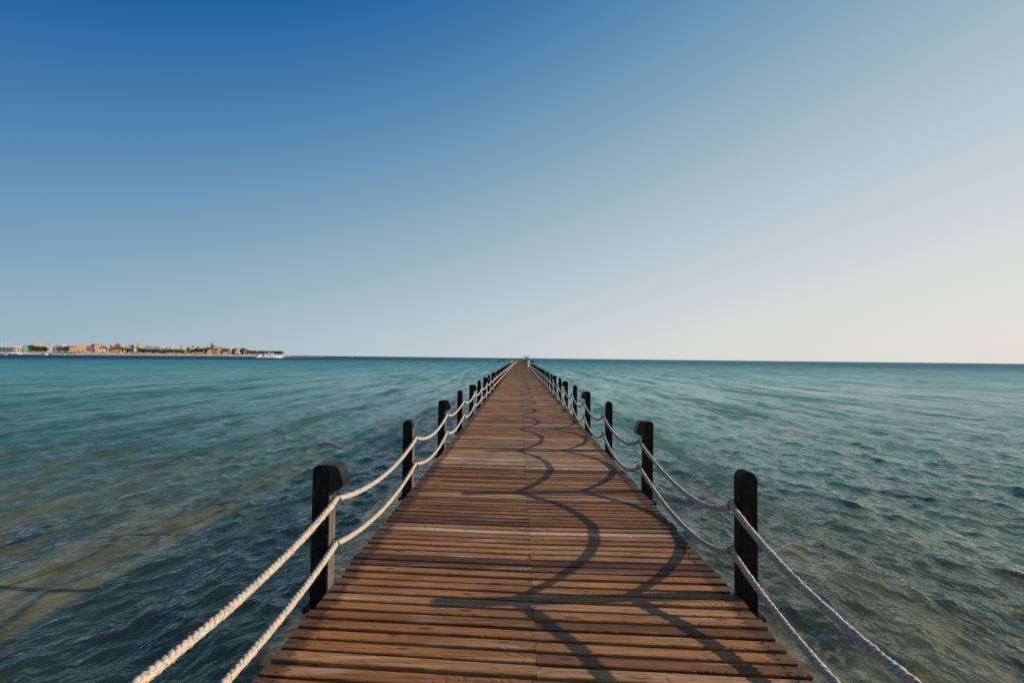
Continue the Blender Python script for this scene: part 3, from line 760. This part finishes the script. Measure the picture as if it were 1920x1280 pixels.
small_boat('small white boat drawn up at the far left beach', 10, 572, 4, WHITE, .5)
for px, zt, nm in ((3, 641, 'leftmost'), (10, 640, 'second from left'), (15, 640, 'middle'), (21.5, 641.5, 'second from right'), (31, 643.5, 'rightmost')):
    o = small_boat(f'white sailing boat behind the long shed, mast {nm} of five', px, 690, 12, WHITE, .3, None, 'sailing boats behind the long shed', mast=(horizon(px)-zt)/FOC*690+2.9)
    o.name = 'sailing_boat'
# boats moored at the pier end platform
for px, D, Ln, mtx, cn, lb in ((946, 327-8, 6.0, WHITE, RED, 'boat with red canopy moored at the left of the pier end platform'), (955, 327-9, 5.5, WHITE, WHITE, 'small white boat moored in front of the pier end platform'), (997, 326, 3.2, DARKP, None, 'small dark boat moored right of the pier end')):
    small_boat(lb, px, D, Ln, mtx, .1, cn)

# ------------------------------------------------------------------ far shore
SO, SH = [-25, 0, 10, 26, 45, 90, 180, 500], [-2.6, -1.25, -.2, .9, 2.2, 4.2, 6.5, 9]
def ground(o): return float(np.interp(o, SO, SH))
def Dsh(px): return 600+max(0, px+120)*.72
def terrain():
    pxs = np.linspace(-420, 607, 90); offs = SO; hs_ = SH
    V = []
    for px in pxs:
        D0 = Dsh(px)+(3*math.sin(px*.05)+2*math.sin(px*.13)); fade = min(1, max(0, (560-px)/120))
        for o_, h in zip(offs, hs_):
            oo = o_*(.15+.85*fade); hh = h if h < -.5 else (-.9+(h+.9)*fade)
            D = D0+oo; V.append((at(px, D), D, hh+(.25*math.sin(px*.31+o_) if o_ > 80 else 0)))
    me = grid_mesh('shore', np.array(V), len(pxs), len(offs))
    o = obj('shore', me, MT['land'], kind='structure')
    b = bmesh.new(); b.from_mesh(me); bmesh.ops.recalc_face_normals(b, faces=b.faces); b.to_mesh(me); b.free()
terrain()
BM = {}
def bmat(c):
    if c not in BM: BM[c] = plain('painted_plaster', c, .85, .12, .15)
    return BM[c]
ORG, PNK, CRM, WHT, RDB, GRY, GRN, YEL, DRK = (.52, .32, .20), (.50, .33, .27), (.58, .46, .34), (.62, .56, .51), (.22, .09, .07), (.17, .15, .15), (.17, .32, .17), (.50, .36, .19), (.05, .045, .045)
ROOFR = bmat((.30, .12, .09)); WIN = plain('window_dark', (.05, .045, .05), .4, .2)
def house(label, px0, px1, pyt, off, col, style='flat', name='hotel_building', cat='building', group=None, wins=1, roofc=None, base=None):
    pc = (px0+px1)/2; D = Dsh(pc)+off
    x0, x1 = at(px0, D), at(px1, D); W = x1-x0; zt = zat(pc, pyt, D); zb = -1.0 if base is None else zat(pc, base, D)
    t = thing(name, label, cat, ((x0+x1)/2, D, zb), theta(pc)*.92+random.gauss(0, .08), group)
    W *= math.cos(theta(pc)); H = zt-zb; dp = max(8, W*.6); m = bmat(col)
    bm = bmesh.new(); hb = H if style in ('flat', 'step', 'parapet') else H*.68
    box(bm, -W/2, W/2, 0, dp, 0, hb)
    if style == 'step': box(bm, -W*.2, W*.35, 1, dp-1, hb, hb+2.2)
    obj('wall', bm, m, t)
    if style in ('flat', 'step', 'parapet'):
        bm = bmesh.new(); box(bm, -W/2-.3, W/2+.3, -.3, dp+.3, hb-.45, hb-.05+.06); obj('roof', bm, m if roofc is None else bmat(roofc), t)
    elif style == 'dome':
        bm = bmesh.new(); r = min(W, dp)*.36
        dome(bm, (0, dp/2, hb), r, H-hb, 14, 5); obj('roof', bm, m if roofc is None else bmat(roofc), t)
    elif style == 'pyramid':
        bm = bmesh.new(); a = [bm.verts.new((x, y, hb)) for x, y in ((-W/2-.4, -.4), (W/2+.4, -.4), (W/2+.4, dp+.4), (-W/2-.4, dp+.4))]
        tp = [bm.verts.new((x*.28, dp/2+y, H)) for x, y in ((-W/2, -1.5), (W/2, -1.5), (W/2, 1.5), (-W/2, 1.5))]
        for i in range(4): bm.faces.new((a[i], a[(i+1) % 4], tp[(i+1) % 4], tp[i]))
        bm.faces.new(tp); bm.faces.new(a[::-1]); obj('roof', bm, m if roofc is None else bmat(roofc), t)
    elif style == 'gable':
        bm = bmesh.new(); prism(bm, [(-W/2-.4, hb), (W/2+.4, hb), (W/2*.6, H), (-W/2*.6, H)], -.4, dp+.4); obj('roof', bm, m if roofc is None else bmat(roofc), t)
    if wins:
        fl = max(1, int(hb/3.4)); n = max(2, min(7, int(W/5)))
        me = None
        for f in range(max(0, fl-3), fl):
            for i in range(n):
                if random.random() < .25: continue
                if me is None:
                    b = bmesh.new(); box(b, -.9, .9, -.06, .05, 0, 1.7); me = bpy.data.meshes.new('window'); b.to_mesh(me); b.free()
                o = obj('window', me, WIN, t); o.location = (-W/2+W*(i+.5)/n+random.gauss(0, .2), 0, .9+f*3.2)
    return t
house('long low dark shed with red roof edge at far left of the shore', -30, 25, 651, 40, DRK, roofc=RDB, name='shed', wins=0)
house('small pink house at the right end of the long dark shed', 25, 37, 650.5, 35, PNK, 'flat', wins=1)
house('bright green low building between the pink house and dark trees', 40, 52, 649.5, 45, GRN, 'step', wins=1)
house('pale building beyond the green building', 28, 44, 649, 90, WHT)
house('wide orange hall with tall tapered roof rising above the dark trees', 62, 79, 640.5, 130, ORG, 'pyramid', base=None)
house('rose-coloured hall left of the tall tapered roof', 55, 65, 647, 120, PNK, roofc=RDB)
house('flat orange wing right of the tall tapered roof', 77, 92, 648, 110, ORG, wins=1)
house('orange tower with small dome right of the tapered roof', 90, 97, 643, 120, ORG, 'dome')
house('cream corner house below the domed orange tower', 81, 88, 648.5, 80, CRM)
house('grey two storey house behind the white launches', 88, 97, 651, 50, WHT)
house('grey terrace house with balcony beside the green shelter', 97, 105, 652, 60, GRY)
house('large dark grey block behind the green canvas shelter', 104, 116, 648, 110, GRY)
house('white rooftop house above the dark grey block', 115, 123, 645.5, 140, WHT)
house('dark brown block behind the green canvas shelter', 120, 137, 649, 90, (.16, .11, .10))
house('cream and red house at the right of the green shelter', 130, 142, 651, 55, PNK, roofc=RDB)
house('long orange hotel with pale roof line', 138, 174, 646.3, 120, ORG, roofc=WHT)
house('yellow villa in front of the long orange hotel', 142, 158, 651.5, 60, YEL, 'step')
house('dark red tower at the right end of the long orange hotel', 172.5, 175.5, 644.5, 115, RDB, 'flat', name='tower', cat='tower', wins=0)
house('dark grey block beside the dark red tower', 161, 173, 649, 100, GRY, wins=0)
house('tall orange wall with stepped roof right of the red tower', 176, 190, 645.8, 110, ORG, 'step')
house('low orange villa right of the stepped roof', 188, 201, 648.5, 95, PNK, 'gable', roofc=RDB)
house('cream villa in front of the stepped roof building', 178, 196, 654, 55, CRM)
house('pink villa with flat roof behind the green bushes', 206, 215, 645.8, 150, PNK)
house('white villa with red gable on the rise', 214, 226, 644.5, 150, WHT, 'gable', roofc=RDB)
house('low orange terrace above the crowded beach', 200, 226, 654.5, 60, ORG)
house('white domed villa right of the red gable', 226, 233, 646.5, 140, WHT, 'dome')
house('grey and cream villa among the palms', 232, 242, 648.5, 110, CRM)
house('pale pink villa with dark dome on the rise', 242, 253, 645.5, 150, PNK, 'dome', roofc=GRY)
house('yellow villa half hidden by bushes', 236, 246, 651.5, 70, YEL)
house('orange tower beside the pale pink villa', 255, 261, 645.5, 140, ORG, 'step')
house('cream villa left of the row of palms', 262, 273, 649, 90, CRM)
house('tan villa under the row of palms', 276, 290, 650.5, 80, (.34, .27, .20))
house('brown villa at the right end of the row of palms', 289, 301, 651, 85, (.32, .20, .12))
house('white domed villa at left of the cream cluster', 302, 309, 648.5, 120, WHT, 'dome')
house('orange villa with arched roof in the cream cluster', 308, 316, 650, 90, ORG, 'dome')
house('tall cream villa in the middle of the cream cluster', 316, 325, 647.8, 120, CRM, 'dome')
house('orange courtyard house in front of the cream cluster', 307, 320, 654, 60, PNK)
house('cream villa at right of the cream cluster', 324, 330, 650.5, 100, CRM, 'gable')
house('yellow low villa in front of the lone dark palm', 330, 349, 654, 70, YEL)
house('pale villa beside the lone dark palm', 338, 348, 649, 130, WHT)
house('orange villa with red roof right of the lone dark palm', 349, 356, 651, 90, ORG, 'gable', roofc=RDB)
house('orange stepped villa in front of the long white hotel', 355, 362, 652.5, 80, ORG, 'step')
house('long white hotel on the rise left of the spired tower', 350, 392, 648.2, 170, WHT)
house('cream wing in front of the long white hotel', 361, 378, 651.2, 120, CRM)
house('tall brick coloured tower house crowning the rise', 393.5, 401.5, 646.2, 150, (.38, .17, .12), 'flat', name='tower', cat='tower')
house('cream hall right of the brick coloured tower', 401, 409, 647.6, 150, CRM)
house('low pale resort wing right of the brick coloured tower', 408, 432, 650.8, 160, WHT)
house('low cream resort wing among green bushes', 430, 452, 651.2, 160, WHT)
house('pink beach house below the brick coloured tower', 395, 408, 656.5, 60, PNK)
house('red roofed beach house right of the tower', 417, 427, 657, 60, PNK, 'gable', roofc=RDB)
house('long red beach house near the point', 431, 442, 657, 65, RDB)
house('pale beach kiosk near the point', 440, 448, 657.6, 55, CRM)
house('pink villa with white flagpole near the point', 452, 463, 654.5, 90, PNK)
house('white slim tower near the point', 461.5, 463.8, 650.5, 100, WHT, name='tower', cat='tower', wins=0)
for i in range(34):
    px = random.uniform(144, 458); w_ = random.uniform(3.5, 7)
    house('small plastered beach villa among the trees on the far shore', px, px+w_, random.uniform(652.2, 656.4), random.uniform(58, 84), random.choice((ORG, PNK, CRM, CRM, WHT, YEL, (.36, .22, .14), (.30, .26, .24))), random.choice(('flat', 'step', 'dome', 'gable')), name='beach_villa', group='small villas along the far shore', roofc=random.choice((None, None, RDB, GRY)))
# spire on the tower
t = thing('spire', 'dark pointed spire on top of the brick coloured tower', 'spire')
Dq = Dsh(397)+155; t.location = (at(396.3, Dq), Dq, zat(396, 646.2, Dq)-.3)
bm = bmesh.new(); dome(bm, (0, 0, 0), 2.2, 3.6, 10, 4); cyl(bm, (0, 0, 3.2), (0, 0, 7.2), .35, .05, 6); obj('spire_roof', bm, bmat(DRK), t)

GREEN_SH = plain('green_canvas', (.02, .30, .15), .7, .15, .3)
t = thing('canvas_shelter', 'long bright green canvas shelter on the beach', 'shelter')
Dq = Dsh(118)+24; xa, xb = at(97, Dq), at(141, Dq); t.location = ((xa+xb)/2, Dq, .3); t.rotation_euler = (0, 0, theta(118)); W = (xb-xa)*math.cos(theta(118))
bm = bmesh.new(); prism(bm, [(-W/2, 2.1), (W/2, 2.1), (W/2*.97, 3.4), (-W/2*.97, 3.4)], 0, 8); obj('canopy', bm, GREEN_SH, t)
bm = bmesh.new(); box(bm, -W/2, W/2, 5, 5.3, 0, 2.1); obj('back_panel', bm, GREEN_SH, t)
for i in range(9):
    bm = bmesh.new(); cyl(bm, (-W/2+W*i/8, .2, 0), (-W/2+W*i/8, .2, 2.1), .12, seg=6); obj('post', bm, WHITE, t)

# trees
def leafmat(c):
    m, nt, p = mat('foliage'); tc = N(nt, 'ShaderNodeTexCoord')
    L(nt, ramp(nt, noise(nt, tc.outputs['Object'], 1.3, 3), [(.35, tuple(x*.55 for x in c)), (.65, tuple(x*1.35 for x in c))]), p.inputs['Base Color']); p.inputs['Roughness'].default_value = .8
    return m
LF1, LF2 = leafmat((.035, .055, .022)), leafmat((.075, .085, .035))
def palm_proto(label, h=8.0):
    t = thing('palm_tree', label, 'palm', group='palms on the far shore')
    bm = bmesh.new(); cyl(bm, (0, 0, -1.5), (.3, 0, h*.5), .28, .22, 7); cyl(bm, (.3, 0, h*.5), (.4, 0, h), .22, .18, 7); obj('trunk', bm, TRUNK, t)
    bm = bmesh.new(); rn = random.Random(3)
    for i in range(22):
        a = rn.random()*6.28; el = rn.uniform(-.3, 1.1); Lr = rn.uniform(2.0, 2.9); pr = None
        for s in range(6):
            q = s/5; r = Lr*q*math.cos(el*(1-.2*q)); z = h+Lr*q*math.sin(el)-1.7*q*q
            c = Vector((.4+r*math.cos(a), r*math.sin(a), z)); wd = .42*math.sin(min(1, q+.12)*2.9)+.03
            sdv = Vector((-math.sin(a), math.cos(a), -.35))*wd; sdv2 = Vector((math.sin(a), -math.cos(a), -.35))*wd
            cur = (bm.verts.new(c+sdv), bm.verts.new(c), bm.verts.new(c+sdv2))
            if pr: bm.faces.new((pr[0], pr[1], cur[1], cur[0])); bm.faces.new((pr[1], pr[2], cur[2], cur[1]))
            pr = cur
    obj('crown', bm, LF1, t)
    return t
def tree_proto(label, h, r, lf, seed, n=420):
    t = thing('broadleaf_tree', label, 'tree', group='trees on the far shore'); rn = random.Random(seed)
    bm = bmesh.new(); cyl(bm, (0, 0, -1.5), (0, 0, h*.6), .3, .15, 7)
    for a in range(4): cyl(bm, (0, 0, h*.3), (r*.5*math.cos(a*1.6), r*.5*math.sin(a*1.6), h*.65), .14, .05, 5)
    obj('trunk', bm, TRUNK, t)
    bm = bmesh.new(); cl = [(rn.uniform(-.6, .6)*r, rn.uniform(-.6, .6)*r, h*rn.uniform(.45, .85), r*rn.uniform(.3, .5)) for _ in range(9)]
    for _ in range(n):
        c = rn.choice(cl); d_ = Vector((rn.gauss(0, 1), rn.gauss(0, 1), rn.gauss(0, .8))).normalized()*c[3]*rn.uniform(.6, 1.1)
        p = Vector(c[:3])+d_; u = Vector((rn.gauss(0, 1), rn.gauss(0, 1), rn.gauss(0, 1))).normalized(); v = u.orthogonal().normalized(); s = rn.uniform(.25, .5)
        bm.faces.new([bm.verts.new(p+u*s), bm.verts.new(p+v*s), bm.verts.new(p-u*s), bm.verts.new(p-v*s)])
    obj('crown', bm, lf, t)
    return t
PALM_L = 'feathery palm among the resort buildings on the far shore'
pl = palm_proto('dark lone palm standing clear of the roofs beside the cream cluster', 8)
Dq = Dsh(340)+110; zt = zat(340.5, 645.5, Dq)
pl.location = (at(340.5, Dq), Dq, .5); pl.scale = (1, 1, max(.6, (zt-.5)/9.5))
def place_palm(px, pyt, off, lab, s=1.0):
    D = Dsh(px)+off; z0 = ground(off)-.3; H = max(3.5, zat(px, pyt, D)-z0)
    dup(pl, (at(px, D), D, z0), random.random()*6, lab, None, (s, s, max(.5, H/9.2)))
for i, (px, py) in enumerate(((360.5, 646.5), (370.5, 648), (206, 646.5), (268, 647.8), (274, 647), (278, 648), (282, 648.5), (290.5, 648.6), (296, 649.2), (243, 646))):
    place_palm(px, py, 105, ['tall palm left of the spired tower, second right of the lone palm', 'palm breaking the roof line of the long white hotel', 'palm left of the pink villa on the rise', 'leftmost palm in the row left of the cream cluster', 'second palm in the row left of the cream cluster', 'third palm in the row left of the cream cluster', 'fourth palm in the row left of the cream cluster', 'fifth palm in the row left of the cream cluster', 'rightmost palm in the row left of the cream cluster', 'palm beside the dark domed villa'][i], 1.0)
for i in range(26):
    px = 464+i*2.55+random.uniform(-.9, .9); place_palm(px, 655.8+i*.11+random.uniform(-.5, .5), 70+random.uniform(-15, 25), 'low palm in the grove on the sandy point behind the yacht', .85)
for i in range(34):
    px = random.choice((random.uniform(198, 300), random.uniform(300, 460))); place_palm(px, random.uniform(653, 656), random.uniform(45, 75), PALM_L, .7)
t1 = tree_proto('dense dark tree in the clump below the tapered roof', 9, 5.5, LF1, 1)
t2 = tree_proto('olive green bushy tree among the beach houses', 6, 5.0, LF2, 2)
first = {id(t1): True, id(t2): True}
def rnd_t(): return random.uniform(.75, 1.0)
def place_tree(pr, px, pyt, off, lab):
    D = Dsh(px)+off; z0 = ground(off)-.3; H = max(2.2, (zat(px, pyt, D)-z0)*rnd_t()); base = 9 if pr is t1 else 6; s = H/base
    loc = (at(px, D), D, z0); sc = (min(1.5, max(.8, s)),)*2+(s,)
    if first.pop(id(pr), False):
        pr.location = loc; pr.scale = sc; pr['label'] = lab
    else: dup(pr, loc, random.random()*6, lab, None, sc)
for px in np.arange(53, 88, 1.5): place_tree(t1, px+random.uniform(-.6, .6), 647.4+random.uniform(-.6, 1.0)+(px > 70)*1.6, 62+random.uniform(-12, 12), 'dense dark tree in the clump below the tapered roof')
for px in (99, 103, 111, 118, 126, 133): place_tree(t1, px, 650+random.uniform(-1, 1), 80, 'dark tree between the grey blocks behind the green shelter')
for px in np.arange(362, 395, 2.2): place_tree(t1, px, 651.8-(px > 385)*1.5+random.uniform(-.8, .8), 85+random.uniform(-14, 14), 'dense dark tree in the clump below the spired tower')
for px in np.arange(206, 262, 3.2): place_tree(t2, px, 651.3+random.uniform(-1.2, 1.4), 75+random.uniform(-10, 10), 'olive green tree in the strip below the villas')
for px in np.arange(262, 350, 4.4): place_tree(t2, px, 654+random.uniform(-1.6, 1.4), 60+random.uniform(-10, 10), 'olive green tree between the palms and cream villas')
for px in np.arange(400, 462, 2.6): place_tree(t2, px, 652.6+random.uniform(-1.0, 1.4), 90+random.uniform(-14, 14), 'green tree on the low rise right of the spired tower')
for px in np.arange(464, 530, 3.2): place_tree(t2, px, 657.8+random.uniform(-.6, .6), 60, 'low bushy tree under the palm grove on the point')

# beach parasols and little huts
bp = parasol('thatched parasol in the crowded rows along the far beach', (at(150, Dsh(150)+30), Dsh(150)+30, 1.0), 2.3, 2.0, 'thatched parasols along the far beach', 'beach_parasol')
CL = [plain('canopy_red', (.25, .06, .04), .9, .2), plain('canopy_cream', (.75, .66, .56), .9, .1), THATCH, plain('canopy_dark', (.05, .04, .035), .9, .1)]
for i in range(210):
    px = random.uniform(140, 462); o_ = random.choice((18, 24, 31, 38, 45, 53)); D = Dsh(px)+o_
    o = dup(bp, (at(px, D), D, ground(o_)-.1), random.random()*6)
    m = random.choice(CL)
    if m is not THATCH:
        for ch in o.children:
            if ch.name.startswith('canopy'): ch.data = ch.data.copy(); ch.data.materials.clear(); ch.data.materials.append(m)
# low beach spit with distant poles
